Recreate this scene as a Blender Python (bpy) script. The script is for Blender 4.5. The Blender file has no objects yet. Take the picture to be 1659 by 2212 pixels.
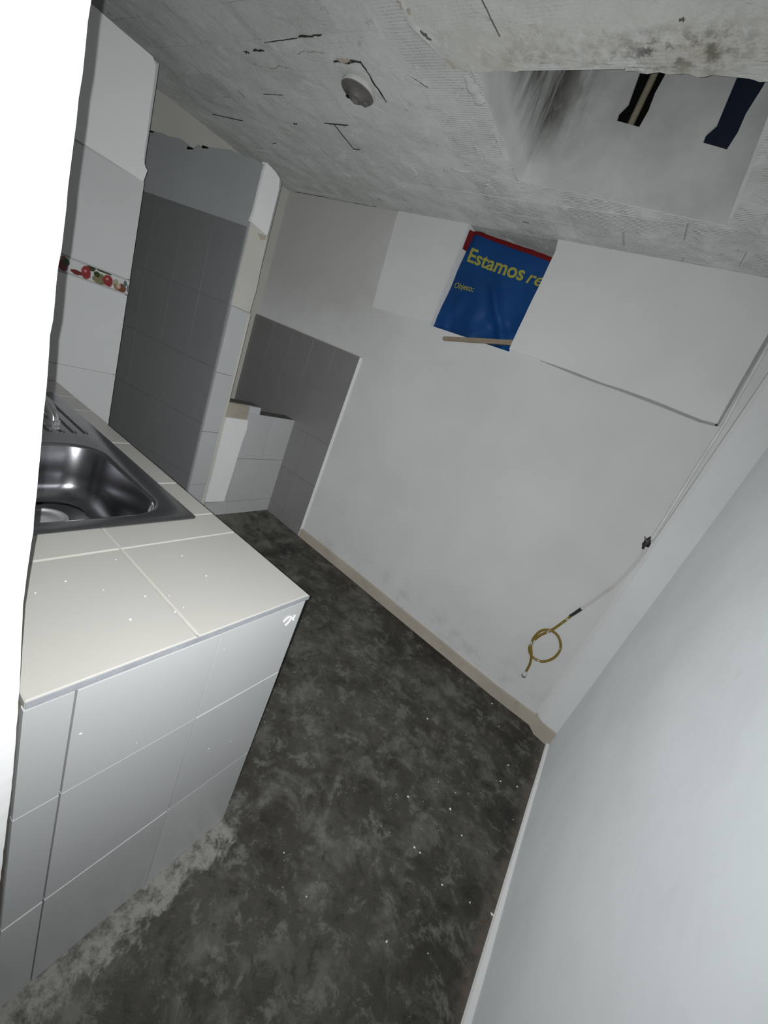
import bpy, bmesh, math, random
from mathutils import Vector, Matrix, noise
random.seed(7)
S = bpy.context.scene
COL = S.collection

# ------------------------------------------------------------------ camera
F_PX = 839.33
RIGHT = Vector((0.76141472, 0.53379832, 0.36784096))
DOWN = Vector((0.48019146, -0.08322165, -0.87320692))
FWD = Vector((-0.43550405, 0.84150669, -0.31969158))
CAM = Vector((0.0, 0.0, 1.4))
cd = bpy.data.cameras.new('camera')
cd.sensor_fit = 'HORIZONTAL'
cd.sensor_width = 36.0
cd.lens = F_PX / 1659 * 36.0
cd.clip_start = 0.01
cam = bpy.data.objects.new('camera', cd)
M = Matrix.Identity(4)
for i in range(3):
    M[i][0] = RIGHT[i]
    M[i][1] = -DOWN[i]
    M[i][2] = -FWD[i]
    M[i][3] = CAM[i]
cam.matrix_world = M
COL.objects.link(cam)
S.camera = cam

# ------------------------------------------------------------------ world, flash, exposure
W = bpy.data.worlds.new('world')
S.world = W
W.use_nodes = True
W.node_tree.nodes['Background'].inputs[0].default_value = (0.05, 0.06, 0.08, 1)
W.node_tree.nodes['Background'].inputs[1].default_value = 0.3
fl = bpy.data.lights.new('phone_flash', 'SPOT')       # the phone's own flash, beside its lens
fl.energy = 55.0
fl.spot_size = math.radians(155)
fl.spot_blend = 1.0
fl.color = (0.975, 0.995, 1.0)
fl.use_nodes = True
_nt = fl.node_tree
_lf = _nt.nodes.new('ShaderNodeLightFalloff')
_lf.inputs['Strength'].default_value = 1.0
_mx = _nt.nodes.new('ShaderNodeMix')
_mx.inputs[0].default_value = 0.55
_nt.links.new(_lf.outputs['Quadratic'], _mx.inputs[2])
_nt.links.new(_lf.outputs['Linear'], _mx.inputs[3])
_nt.links.new(_mx.outputs[0], _nt.nodes['Emission'].inputs['Strength'])
fl.shadow_soft_size = 0.0012
flo = bpy.data.objects.new('phone_flash', fl)
flo.matrix_world = Matrix.Translation(CAM - RIGHT * 0.011 - DOWN * 0.003) @ M.to_3x3().to_4x4()   # beam along the view
COL.objects.link(flo)
S.view_settings.view_transform = 'Standard'
S.view_settings.look = 'None'
S.view_settings.gamma = 1.0
S.view_settings.use_curve_mapping = False
S.view_settings.exposure = 0.0
S.cycles.use_adaptive_sampling = True
S.cycles.adaptive_threshold = 0.05
S.cycles.max_bounces = 5
S.cycles.diffuse_bounces = 4
S.cycles.glossy_bounces = 3
S.cycles.caustics_reflective = False
S.cycles.caustics_refractive = False


# ------------------------------------------------------------------ node helpers
class NT:
    def __init__(s, name):
        s.m = bpy.data.materials.new(name)
        s.m.use_nodes = True
        s.t = s.m.node_tree
        s.b = s.t.nodes['Principled BSDF']
        tc = s.t.nodes.new('ShaderNodeTexCoord')
        s.co = tc.outputs['Object']

    def n(s, typ, **kw):
        nd = s.t.nodes.new('ShaderNode' + typ)
        for k, v in kw.items():
            setattr(nd, k, v)
        return nd

    def link(s, a, b):
        s.t.links.new(a, b)

    def val(s, sock, v):
        if hasattr(v, 'is_output'):
            s.link(v, sock)
        elif isinstance(v, (tuple, list)) and len(v) == 3 and sock.type == 'RGBA':
            sock.default_value = (*v, 1)
        else:
            sock.default_value = v

    def noise(s, scale, detail=4, rough=0.55, vec=None, dist=0.0):
        nd = s.n('TexNoise')
        s.link(vec or s.co, nd.inputs['Vector'])
        nd.inputs['Scale'].default_value = scale
        nd.inputs['Detail'].default_value = detail
        nd.inputs['Roughness'].default_value = rough
        nd.inputs['Distortion'].default_value = dist
        return nd.outputs['Fac']

    def ramp(s, fac, lo, hi, a=0.0, b=1.0):
        nd = s.n('MapRange')
        nd.clamp = True
        s.val(nd.inputs[0], fac)
        for i, v in enumerate((lo, hi, a, b)):
            nd.inputs[i + 1].default_value = v
        return nd.outputs[0]

    def math(s, op, a, b=0.0):
        nd = s.n('Math', operation=op)
        s.val(nd.inputs[0], a)
        s.val(nd.inputs[1], b)
        return nd.outputs[0]

    def mix(s, fac, a, b):
        nd = s.n('Mix', data_type='RGBA')
        s.val(nd.inputs[0], fac)
        s.val(nd.inputs[6], a)
        s.val(nd.inputs[7], b)
        return nd.outputs[2]

    def sep(s):
        nd = s.n('SeparateXYZ')
        s.link(s.co, nd.inputs[0])
        return nd.outputs

    def scaled(s, v):
        nd = s.n('Mapping')
        s.link(s.co, nd.inputs[0])
        nd.inputs['Scale'].default_value = v
        return nd.outputs[0]

    def band(s, c, lo, hi, soft):
        return s.math('MULTIPLY', s.ramp(c, lo - soft, lo + soft), s.ramp(c, hi - soft, hi + soft, 1, 0))

    def bump(s, h, strength, dist=0.01):
        nd = s.n('Bump')
        nd.inputs['Strength'].default_value = strength
        nd.inputs['Distance'].default_value = dist
        s.link(h, nd.inputs['Height'])
        s.link(nd.outputs[0], s.b.inputs['Normal'])

    def out(s, col=None, rough=0.6, metal=0.0, spec=0.5, drough=0.0, coat=0.0):
        if col is not None:
            s.val(s.b.inputs['Base Color'], col)
        s.val(s.b.inputs['Roughness'], rough)
        s.val(s.b.inputs['Metallic'], metal)
        s.b.inputs['Specular IOR Level'].default_value = spec
        if 'Diffuse Roughness' in s.b.inputs:
            s.b.inputs['Diffuse Roughness'].default_value = drough
        s.b.inputs['Coat Weight'].default_value = coat
        return s.m


def mat_paint(name, col, var=0.06, bump=0.25, dirt=None):
    t = NT(name)
    d = tuple(c * (1 - var) for c in col)
    c = t.mix(t.ramp(t.noise(3.0, 2), 0.35, 0.7), col, d)
    if dirt:
        c = t.mix(t.ramp(t.noise(9, 3, 0.7), 0.58, 0.75, 0, 0.7), c, dirt)
    t.bump(t.noise(8, 3, 0.65), bump, 0.008)
    return t.out(c, 0.85, spec=0.2, drough=0.7)


def rand_shift(t):
    """object coordinates moved by a random amount per object, so copies differ"""
    oi = t.n('ObjectInfo')
    nd = t.n('VectorMath', operation='MULTIPLY_ADD')
    t.link(oi.outputs['Random'], nd.inputs[0])
    nd.inputs[1].default_value = (17.0, 9.0, 5.0)
    t.link(t.co, nd.inputs[2])
    return nd.outputs[0], oi.outputs['Random']


def mat_tile(name, col, var=0.05, rough=0.25, bump=0.0):
    t = NT(name)
    v, r = rand_shift(t)
    d = tuple(c * (1 - var) for c in col)
    c = t.mix(t.ramp(t.noise(2.5, 2, vec=v), 0.3, 0.7), col, d)
    c = t.mix(t.math('MULTIPLY', r, 0.07), c, (0.3, 0.3, 0.3))
    return t.out(c, rough, spec=0.5)


def mat_plain(name, col, rough=0.6, metal=0.0, spec=0.4, bump=0.0, bs=60):
    t = NT(name)
    c = t.mix(t.ramp(t.noise(bs * 0.4, 2), 0.3, 0.7), col, tuple(x * 0.86 for x in col))
    if bump:
        t.bump(t.noise(bs, 2), bump, 0.004)
    return t.out(c, rough, metal, spec)


WHITE = mat_paint('white_paint', (0.71, 0.713, 0.708), dirt=None)
WHITE_ROUGH = mat_paint('rough_white_plaster', (0.82, 0.82, 0.82), 0.04, 0.9)
RIGHT_PAINT = mat_paint('right_wall_paint', (0.66, 0.69, 0.70), 0.08, 0.6)
CREAM = mat_paint('cream_plaster', (0.66, 0.65, 0.60), 0.08, 0.5)
BRIGHT = mat_paint('fresh_white_paint', (0.86, 0.86, 0.86), 0.03, 0.2)
GREYP = mat_paint('grey_white_paint', (0.60, 0.61, 0.615), 0.06, 0.3)
TILE_W = mat_tile('white_glazed_tile', (0.64, 0.65, 0.655))
TILE_G = mat_tile('grey_white_glazed_tile', (0.27, 0.28, 0.285), 0.06, 0.3)
TILE_B = mat_tile('back_wall_glazed_tile', (0.29, 0.29, 0.282), 0.08, 0.3)
TILE_C = mat_tile('cream_glazed_tile', (0.57, 0.552, 0.515), 0.06, 0.28)
TILE_F = mat_tile('pale_wall_tile', (0.68, 0.69, 0.69), 0.05, 0.22)
TRIM = mat_plain('blue_grey_tile_edge', (0.42, 0.44, 0.47), 0.6, bump=0.3)
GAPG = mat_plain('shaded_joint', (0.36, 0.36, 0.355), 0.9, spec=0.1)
GROUT = mat_plain('grout', (0.42, 0.39, 0.35), 0.9, spec=0.1, bump=0.4)
GROUT_D = mat_plain('dark_grout', (0.20, 0.19, 0.18), 0.9, spec=0.1, bump=0.4)
GROUT_W = mat_plain('white_grout', (0.56, 0.55, 0.52), 0.9, spec=0.1, bump=0.4)
MORTAR = mat_paint('beige_mortar', (0.53, 0.475, 0.40), 0.2, 0.9, dirt=(0.30, 0.26, 0.20))
DARKC = mat_plain('dark_joint', (0.07, 0.066, 0.06), 0.9, spec=0.1)
BLACK = mat_plain('black_gap', (0.012, 0.011, 0.010), 0.9, spec=0.1)
CHROME = mat_plain('chrome', (0.75, 0.76, 0.78), 0.12, 1.0)
PALE_METAL = mat_plain('pale_strainer_metal', (0.66, 0.67, 0.68), 0.4, 0.35)
WOOD = mat_plain('weathered_wood', (0.30, 0.24, 0.17), 0.75, bump=0.4)
PVC = mat_plain('painted_conduit', (0.72, 0.72, 0.70), 0.5, bump=0.5, bs=40)
RUBBER = mat_plain('black_rubber', (0.03, 0.025, 0.025), 0.6, bump=0.5)
NAVY = mat_plain('navy_sheet', (0.02, 0.03, 0.055), 0.45)
PORCELAIN = mat_plain('porcelain', (0.80, 0.80, 0.77), 0.3)
BROWN = mat_plain('brown_bakelite', (0.19, 0.18, 0.165), 0.55)
PIPE_Y = mat_plain('yellowed_pipe', (0.38, 0.34, 0.25), 0.5)


def mat_floor():
    t = NT('concrete_floor')
    x, y, z = t.sep()
    big = t.noise(2.2, 4, 0.62, dist=0.4)
    med = t.noise(7, 6, 0.68, dist=0.6)
    fin = t.noise(40, 4, 0.7)
    blot = t.noise(13, 7, 0.78, dist=0.3)
    c = t.mix(t.ramp(big, 0.36, 0.66), (0.040, 0.037, 0.031), (0.105, 0.100, 0.087))
    c = t.mix(t.ramp(med, 0.50, 0.70, 0, 0.8), c, (0.185, 0.178, 0.160))
    c = t.mix(t.ramp(med, 0.34, 0.24, 0, 0.6), c, (0.020, 0.018, 0.015))
    c = t.mix(t.ramp(fin, 0.58, 0.8, 0, 0.35), c, (0.16, 0.155, 0.14))
    c = t.mix(t.ramp(blot, 0.53, 0.62, 0, 0.75), c, (0.19, 0.184, 0.165))
    c = t.mix(t.ramp(blot, 0.46, 0.36, 0, 0.7), c, (0.028, 0.026, 0.021))
    # brown stains
    c = t.mix(t.ramp(t.noise(4.3, 5, 0.6), 0.62, 0.74, 0, 0.45), c, (0.105, 0.078, 0.046))
    # pale scuffs where people walk
    sm = t.n('Mapping')
    t.link(t.co, sm.inputs[0])
    sm.inputs['Location'].default_value = (1.7, 3.1, 0)
    scuff = t.ramp(t.noise(11, 8, 0.72, vec=sm.outputs[0], dist=1.4), 0.62, 0.74, 0, 0.7)
    zone = t.math('MULTIPLY', t.ramp(y, 1.25, 0.9), t.ramp(x, -0.4, -0.1))
    c = t.mix(t.math('MULTIPLY', scuff, zone), c, (0.27, 0.265, 0.25))
    # mortar smeared along the foot of the counter
    d = t.math('ADD', x, t.math('MULTIPLY', t.math('SUBTRACT', t.noise(9, 6, 0.7, dist=0.5), 0.5), 0.26))
    sme = t.math('MULTIPLY', t.ramp(d, -0.372, -0.395, 0, 0.8), t.ramp(y, 0.70, 0.655))
    sme = t.math('MULTIPLY', sme, t.ramp(t.noise(24, 8, 0.78), 0.40, 0.54, 0.12, 1.0))
    c = t.mix(sme, c, (0.36, 0.35, 0.32))
    # dry crust along the back-left corner and along the right wall
    e = t.math('ADD', x, t.math('MULTIPLY', t.math('SUBTRACT', t.noise(14, 5, 0.7), 0.5), 0.12))
    c = t.mix(t.math('MULTIPLY', t.ramp(e, 0.305, 0.345), 0.75), c, (0.17, 0.14, 0.115))
    g = t.math('MULTIPLY', t.ramp(x, -1.55, -1.75), t.ramp(t.noise(8, 6, 0.7), 0.42, 0.62, 0, 0.75))
    c = t.mix(g, c, (0.22, 0.21, 0.185))
    t.bump(fin, 0.5, 0.006)
    return t.out(c, t.ramp(med, 0.3, 0.7, 0.5, 0.8), spec=0.25)


def mat_ceiling(name, base, ridges=1.0, mold=False):
    t = NT(name)
    x, y, z = t.sep()
    v, rnd = rand_shift(t)
    c = t.mix(t.ramp(t.noise(2.4, 4, 0.6), 0.34, 0.68), base, tuple(v * 0.80 for v in base))
    c = t.mix(t.math('MULTIPLY', rnd, 0.22), c, (0.40, 0.40, 0.38))
    c = t.mix(t.ramp(t.noise(13, 5, 0.74, dist=0.8), 0.54, 0.70, 0, 0.65), c, (0.78, 0.78, 0.76))
    c = t.mix(t.ramp(t.noise(17, 5, 0.74), 0.32, 0.40, 0.45, 0), c, (0.33, 0.32, 0.29))
    w = t.n('TexWave', wave_type='BANDS', bands_direction='Y')
    t.link(t.co, w.inputs['Vector'])
    w.inputs['Scale'].default_value = 32
    w.inputs['Distortion'].default_value = 1.2
    w.inputs['Detail'].default_value = 3
    w.inputs['Detail Scale'].default_value = 0.6
    mask = t.ramp(t.noise(3.1, 4), 0.46, 0.60)
    if ridges == 1.0:
        mask = t.math('ADD', t.math('MULTIPLY', mask, 0.35), t.math('MULTIPLY', t.ramp(x, -1.17, -1.10), t.ramp(t.noise(6, 4), 0.35, 0.5)))
    mask = t.math('MULTIPLY', mask, ridges)
    if mold:
        m1 = t.math('MULTIPLY', t.band(y, 1.075, 1.16, 0.05), t.ramp(t.noise(26, 6, 0.75), 0.44, 0.62))
        tan = t.math('MULTIPLY', t.band(x, -0.85, 0.2, 0.1), m1)
        c = t.mix(t.math('MULTIPLY', tan, 0.55), c, (0.30, 0.25, 0.19))
        blk = t.math('MULTIPLY', t.band(x, -0.46, -0.24, 0.05), t.band(y, 1.08, 1.165, 0.03))
        blk = t.math('MULTIPLY', blk, t.ramp(t.noise(30, 5, 0.7), 0.46, 0.60))
        c = t.mix(t.math('MULTIPLY', blk, 0.85), c, (0.07, 0.06, 0.055))
        c = t.mix(t.math('MULTIPLY', t.ramp(y, 1.0, 1.15), t.ramp(t.noise(7, 5), 0.45, 0.65, 0, 0.4)), c, (0.42, 0.37, 0.29))
    lump = t.noise(9, 6, 0.74, dist=0.7)
    h = t.math('ADD', t.math('MULTIPLY', t.math('MULTIPLY', w.outputs['Fac'], mask), 0.16), t.math('MULTIPLY', lump, 1.3))
    t.bump(h, 0.6, 0.018)
    return t.out(c, 0.9, spec=0.15, drough=0.6)


def mat_shaft():
    t = NT('stained_shaft_plaster')
    x, y, z = t.sep()
    c = t.mix(t.ramp(t.noise(5, 6), 0.35, 0.65), (0.66, 0.67, 0.66), (0.52, 0.53, 0.52))
    streak = t.noise(5, 6, 0.65, vec=t.scaled((3.5, 3.5, 0.9)), dist=0.4)
    near = t.ramp(t.math('ADD', x, t.math('MULTIPLY', t.noise(6, 5), 0.16)), -0.62, -0.80)
    m = t.math('MULTIPLY', t.math('MULTIPLY', near, t.ramp(z, 2.30, 2.46)), t.ramp(streak, 0.36, 0.56, 0.25, 0.95))
    c = t.mix(m, c, (0.10, 0.10, 0.085))
    t.bump(t.noise(30, 5), 0.4, 0.008)
    return t.out(c, 0.9, spec=0.15, drough=0.5)


def mat_steel():
    t = NT('stainless_steel')
    sc = t.noise(40, 4, 0.6, vec=t.scaled((1, 8, 8)))
    c = t.mix(t.ramp(sc, 0.3, 0.7), (0.42, 0.42, 0.44), (0.34, 0.34, 0.36))
    return t.out(c, 0.27, 1.0)


def mat_sheet():
    t = NT('blue_plastic_sheet')
    x, y, z = t.sep()
    c = t.mix(t.ramp(t.noise(5, 4), 0.3, 0.7), (0.002, 0.060, 0.22), (0.002, 0.042, 0.165))
    t.bump(t.noise(18, 4, 0.5), 0.25, 0.01)
    return t.out(c, 0.38, spec=0.5)


def mat_hose():
    t = NT('yellow_gas_hose')
    m = t.ramp(t.noise(16, 3), 0.56, 0.62)
    c = t.mix(m, (0.23, 0.16, 0.025), (0.62, 0.60, 0.54))
    return t.out(c, 0.35, spec=0.5)


def mat_border(W_, H_):
    """printed fruit and leaves on the border tile: flat colour shapes on white glaze"""
    t = NT('fruit_print_border')
    nz = t.n('TexNoise')
    t.link(t.co, nz.inputs['Vector'])
    nz.inputs['Scale'].default_value = 60
    off = t.n('VectorMath', operation='MULTIPLY_ADD')
    t.link(nz.outputs['Color'], off.inputs[0])
    off.inputs[1].default_value = (0.010, 0.010, 0)
    t.link(t.co, off.inputs[2])
    sh = t.n('VectorMath', operation='SUBTRACT')
    t.link(off.outputs[0], sh.inputs[0])
    sh.inputs[1].default_value = (0.005, 0.005, 0)
    v = sh.outputs[0]
    col = (0.62, 0.62, 0.62)
    red, dred = (0.26, 0.03, 0.03), (0.15, 0.02, 0.022)
    grn, lgrn, brn = (0.035, 0.05, 0.012), (0.16, 0.16, 0.08), (0.16, 0.055, 0.025)
    cur = None
    shapes = [(0.06, .42, .052, .36, dred), (0.09, .66, .04, .22, grn), (0.06, .85, .03, .10, brn),
              (0.56, .36, .080, .34, lgrn), (0.52, .30, .06, .22, (0.20, 0.19, 0.10)),
              (0.42, .86, .055, .20, grn), (0.60, .92, .10, .08, grn), (0.51, .60, .040, .17, grn),
              (0.24, .28, .075, .14, dred), (0.36, .46, .062, .38, red), (0.345, .55, .02, .10, (0.5, 0.2, 0.2)),
              (0.675, .46, .064, .34, red), (0.66, .56, .018, .09, (0.55, 0.25, 0.22)),
              (0.785, .50, .035, .26, (0.36, 0.36, 0.26)), (0.82, .28, .05, .20, (0.30, 0.16, 0.08)),
              (0.89, .30, .058, .28, brn), (0.84, .36, .03, .16, (0.48, 0.38, 0.28)),
              (0.93, .66, .02, .22, (0.10, 0.13, 0.13)), (0.975, .42, .012, .25, (0.14, 0.16, 0.16))]
    for fx, fy, rx, ry, cc in shapes:
        a = t.n('VectorMath', operation='SUBTRACT')
        t.link(v, a.inputs[0])
        a.inputs[1].default_value = (fx * W_, fy * H_, 0)
        b = t.n('VectorMath', operation='MULTIPLY')
        t.link(a.outputs[0], b.inputs[0])
        b.inputs[1].default_value = (1 / (rx * 1.2 * W_), 1 / (ry * 1.12 * H_), 0)
        l = t.n('VectorMath', operation='LENGTH')
        t.link(b.outputs[0], l.inputs[0])
        cur = t.mix(t.ramp(l.outputs['Value'], 1.05, 0.85), cur if cur is not None else col, cc)
    x, y, z = t.sep()
    cur = t.mix(t.ramp(y, H_ * 0.935, H_ * 0.95), cur, (0.05, 0.045, 0.04))
    cur = t.mix(t.ramp(y, H_ * 0.955, H_ * 0.965), cur, (0.55, 0.55, 0.55))
    cur = t.mix(t.ramp(y, H_ * 0.075, H_ * 0.06), cur, (0.16, 0.09, 0.06))
    cur = t.mix(t.ramp(y, H_ * 0.05, H_ * 0.035), cur, (0.55, 0.55, 0.55))
    return t.out(cur, 0.22, spec=0.5)


FLOOR = mat_floor()
CLAY = mat_ceiling('painted_clay_block', (0.71, 0.725, 0.705), 1.0)
SKIM = mat_ceiling('ceiling_skim', (0.48, 0.49, 0.48), 0.0)
MOLDY = mat_ceiling('mouldy_ceiling_panel', (0.71, 0.715, 0.68), 0.85, mold=True)
SHAFT = mat_shaft()
STEEL = mat_steel()
SHEET = mat_sheet()
RED = mat_plain('red_plastic', (0.17, 0.006, 0.008), 0.45)
YELLOW = mat_plain('yellow_print', (0.38, 0.37, 0.07), 0.5)
SMEAR = mat_ceiling('plaster_smear', (0.72, 0.73, 0.71), 0.0)
HOSE = mat_hose()
TUBE = mat_paint('smeared_tube', (0.60, 0.59, 0.57), 0.1, 0.5, dirt=(0.22, 0.17, 0.13))


# ------------------------------------------------------------------ mesh helpers
def link(name, me, mat, parent=None, smooth=False):
    o = bpy.data.objects.new(name, me)
    COL.objects.link(o)
    if mat and not me.materials:
        me.materials.append(mat)
    if smooth:
        for p in me.polygons:
            p.use_smooth = True
    if parent is not None:
        o.parent = parent
    return o


def pyd(name, v, f, mat, parent=None, smooth=False):
    me = bpy.data.meshes.new(name)
    me.from_pydata([tuple(a) for a in v], [], f)
    bm = bmesh.new()
    bm.from_mesh(me)
    bmesh.ops.recalc_face_normals(bm, faces=bm.faces)
    bm.to_mesh(me)
    bm.free()
    return link(name, me, mat, parent, smooth)


def box_vf(lo, hi, base=0):
    x0, y0, z0 = lo
    x1, y1, z1 = hi
    v = [(x0, y0, z0), (x1, y0, z0), (x1, y1, z0), (x0, y1, z0), (x0, y0, z1), (x1, y0, z1), (x1, y1, z1), (x0, y1, z1)]
    f = [(0, 3, 2, 1), (4, 5, 6, 7), (0, 1, 5, 4), (1, 2, 6, 5), (2, 3, 7, 6), (3, 0, 4, 7)]
    return v, [tuple(i + base for i in q) for q in f]


def boxes(name, lst, mat, parent=None):
    v, f = [], []
    for lo, hi in lst:
        a, b = box_vf(lo, hi, len(v))
        v += a
        f += b
    return pyd(name, v, f, mat, parent)


def prism(name, poly, axis, a, b, mat, parent=None):
    """polygon extruded along an axis: poly in the two other axes (in x,y,z order)"""
    def P(p, t):
        q = list(p)
        q.insert(axis, t)
        return tuple(q)
    n = len(poly)
    v = [P(p, a) for p in poly] + [P(p, b) for p in poly]
    f = [tuple(range(n)), tuple(range(2 * n - 1, n - 1, -1))] + [(i, (i + 1) % n, n + (i + 1) % n, n + i) for i in range(n)]
    return pyd(name, v, f, mat, parent)


def tube(name, pts, r, mat, parent=None, seg=10, sub=6, closed_ends=True):
    """smooth tube through points (Catmull-Rom)"""
    P = [Vector(p) for p in pts]
    path = []
    n = len(P)
    for i in range(n - 1):
        p0, p1, p2, p3 = P[max(i - 1, 0)], P[i], P[i + 1], P[min(i + 2, n - 1)]
        for k in range(sub):
            t = k / sub
            path.append(0.5 * ((2 * p1) + (p2 - p0) * t + (2 * p0 - 5 * p1 + 4 * p2 - p3) * t * t + (3 * p1 - p0 - 3 * p2 + p3) * t ** 3))
    path.append(P[-1])
    v, f = [], []
    up = Vector((0.13, 0.31, 0.94))
    prev = None
    for i, p in enumerate(path):
        d = (path[min(i + 1, len(path) - 1)] - path[max(i - 1, 0)]).normalized()
        if prev is None:
            s = d.cross(up).normalized()
        else:
            s = (prev - d * prev.dot(d)).normalized()
        prev = s
        u = d.cross(s)
        rr = r(i / (len(path) - 1)) if callable(r) else r
        for k in range(seg):
            a = 2 * math.pi * k / seg
            v.append(p + (s * math.cos(a) + u * math.sin(a)) * rr)
    for i in range(len(path) - 1):
        for k in range(seg):
            f.append((i * seg + k, i * seg + (k + 1) % seg, (i + 1) * seg + (k + 1) % seg, (i + 1) * seg + k))
    if closed_ends:
        f.append(tuple(range(seg)))
        f.append(tuple(range(len(v) - 1, len(v) - seg - 1, -1)))
    return pyd(name, v, f, mat, parent, True)


def lathe(name, prof, mat, loc, axis=Vector((0, 0, 1)), parent=None, seg=40):
    """profile of (radius, height) revolved about an axis through loc"""
    ax = Vector(axis).normalized()
    s = ax.orthogonal().normalized()
    u = ax.cross(s)
    v, f = [], []
    for r, h in prof:
        for k in range(seg):
            a = 2 * math.pi * k / seg
            v.append(Vector(loc) + ax * h + (s * math.cos(a) + u * math.sin(a)) * r)
    for i in range(len(prof) - 1):
        for k in range(seg):
            f.append((i * seg + k, i * seg + (k + 1) % seg, (i + 1) * seg + (k + 1) % seg, (i + 1) * seg + k))
    f.append(tuple(range(seg)))
    f.append(tuple(range(len(v) - 1, len(v) - seg - 1, -1)))
    o = pyd(name, v, f, mat, parent, True)
    return sharp(o)


def sharp(o, deg=35):
    me = o.data
    bm = bmesh.new()
    bm.from_mesh(me)
    for e in bm.edges:
        if len(e.link_faces) == 2 and e.calc_face_angle(0) > math.radians(deg):
            e.smooth = False
    bm.to_mesh(me)
    bm.free()
    return o


_tiles = {}


def tile(parent, o, ux, uy, w, h, t, mat, name='tile', ch=0.00025):
    """one glazed tile: chamfered slab, lower-left corner o, sides along ux and uy"""
    key = (round(w, 4), round(h, 4), round(t, 4), mat.name, name)
    me = _tiles.get(key)
    if me is None:
        v = [(0, 0, 0), (w, 0, 0), (w, h, 0), (0, h, 0),
             (0, 0, t - ch), (w, 0, t - ch), (w, h, t - ch), (0, h, t - ch),
             (ch, ch, t), (w - ch, ch, t), (w - ch, h - ch, t), (ch, h - ch, t)]
        f = [(3, 2, 1, 0), (8, 9, 10, 11)]
        for i in range(4):
            j = (i + 1) % 4
            f += [(i, j, 4 + j, 4 + i), (4 + i, 4 + j, 8 + j, 8 + i)]
        me = bpy.data.meshes.new(name)
        me.from_pydata(v, [], f)
        me.materials.append(mat)
        _tiles[key] = me
    ob = bpy.data.objects.new(name, me)
    COL.objects.link(ob)
    ux, uy = Vector(ux), Vector(uy)
    n = ux.cross(uy)
    m = Matrix.Identity(4)
    j = random.uniform(-0.0006, 0.0006)
    for i in range(3):
        m[i][0], m[i][1], m[i][2], m[i][3] = ux[i], uy[i], n[i], o[i] + n[i] * j
    ob.matrix_world = m
    ob.parent = parent
    return ob


def tiles(parent, o, ux, uy, us, vs, t, mat, gap=0.003, skip=None, name='tile'):
    o, ux, uy = Vector(o), Vector(ux), Vector(uy)
    for i in range(len(us) - 1):
        for k in range(len(vs) - 1):
            if skip and skip(i, k):
                continue
            a, b, c, d = us[i] + gap / 2, us[i + 1] - gap / 2, vs[k] + gap / 2, vs[k + 1] - gap / 2
            tile(parent, o + ux * a + uy * c, ux, uy, b - a, d - c, t, mat, name)


def tag(o, label, cat, kind=None, group=None):
    o['label'] = label
    o['category'] = cat
    if kind:
        o['kind'] = kind
    if group:
        o['group'] = group
    return o


def empty(name, loc=(0, 0, 0)):
    o = bpy.data.objects.new(name, None)
    o.location = (0, 0, 0)
    o.empty_display_size = 0.05
    COL.objects.link(o)
    return o


def nz(*p):
    return noise.noise(Vector(p))


def smooth01(t):
    t = max(0.0, min(1.0, t))
    return t * t * (3 - 2 * t)


# ------------------------------------------------------------------ floor (slightly rising towards the back-left corner)
ZC = 2.247          # ceiling height
YB = 2.128          # back wall
XE = -0.447         # end of the counter and of the near wall


def floor_z(x, y):
    return 0.040 * max(0.0, -x) * smooth01((y - 0.75) / 0.9) + 0.002 * nz(x * 4, y * 4, 0)


xs = [-2.95 + 3.45 * i / 90 for i in range(91)]
ys = [-1.75 + 4.0 * i / 100 for i in range(101)]
fv = [(x, y, floor_z(x, y)) for y in ys for x in xs]
ff = [(j * 91 + i, j * 91 + i + 1, (j + 1) * 91 + i + 1, (j + 1) * 91 + i) for j in range(100) for i in range(90)]
floor = pyd('floor', fv, ff, FLOOR, None, True)
for p in floor.data.polygons:
    if p.normal.z < 0:
        p.flip()
tag(floor, 'dark stained bare concrete floor', 'floor', 'structure')

# ------------------------------------------------------------------ ceiling: clay blocks, skim coat, shaft hole
HX0, HX1, HY0 = -0.89, -0.150, 1.190


def rear(x):
    return 1.694 + 0.150 * (x + 0.879)


def clip(poly, fn):
    """keep the part of a 2-D polygon where fn(p) >= 0"""
    out = []
    n = len(poly)
    for i in range(n):
        a, b = poly[i], poly[(i + 1) % n]
        fa, fb = fn(a), fn(b)
        if fa >= 0:
            out.append(a)
        if (fa >= 0) != (fb >= 0):
            t = fa / (fa - fb)
            out.append((a[0] + (b[0] - a[0]) * t, a[1] + (b[1] - a[1]) * t))
    return out


def minus_hole(poly):
    pcs = [clip(poly, lambda p: HX0 - p[0])]
    r = clip(poly, lambda p: p[0] - HX0)
    if r:
        pcs.append(clip(r, lambda p: p[0] - HX1))
        r = clip(r, lambda p: HX1 - p[0])
    if r:
        pcs.append(clip(r, lambda p: HY0 - p[1]))
        pcs.append(clip(r, lambda p: p[1] - rear(p[0])))
    return [q for q in pcs if len(q) > 2]


def poly_mesh(name, polys, z0, z1, mat, parent=None):
    v, f = [], []
    for poly in polys:
        n, b = len(poly), len(v)
        v += [(p[0], p[1], z0) for p in poly] + [(p[0], p[1], z1) for p in poly]
        f += [tuple(range(b + n - 1, b - 1, -1)), tuple(range(b + n, b + 2 * n))]
        f += [(b + i, b + (i + 1) % n, b + n + (i + 1) % n, b + n + i) for i in range(n)]
    return pyd(name, v, f, mat, parent)


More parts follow.
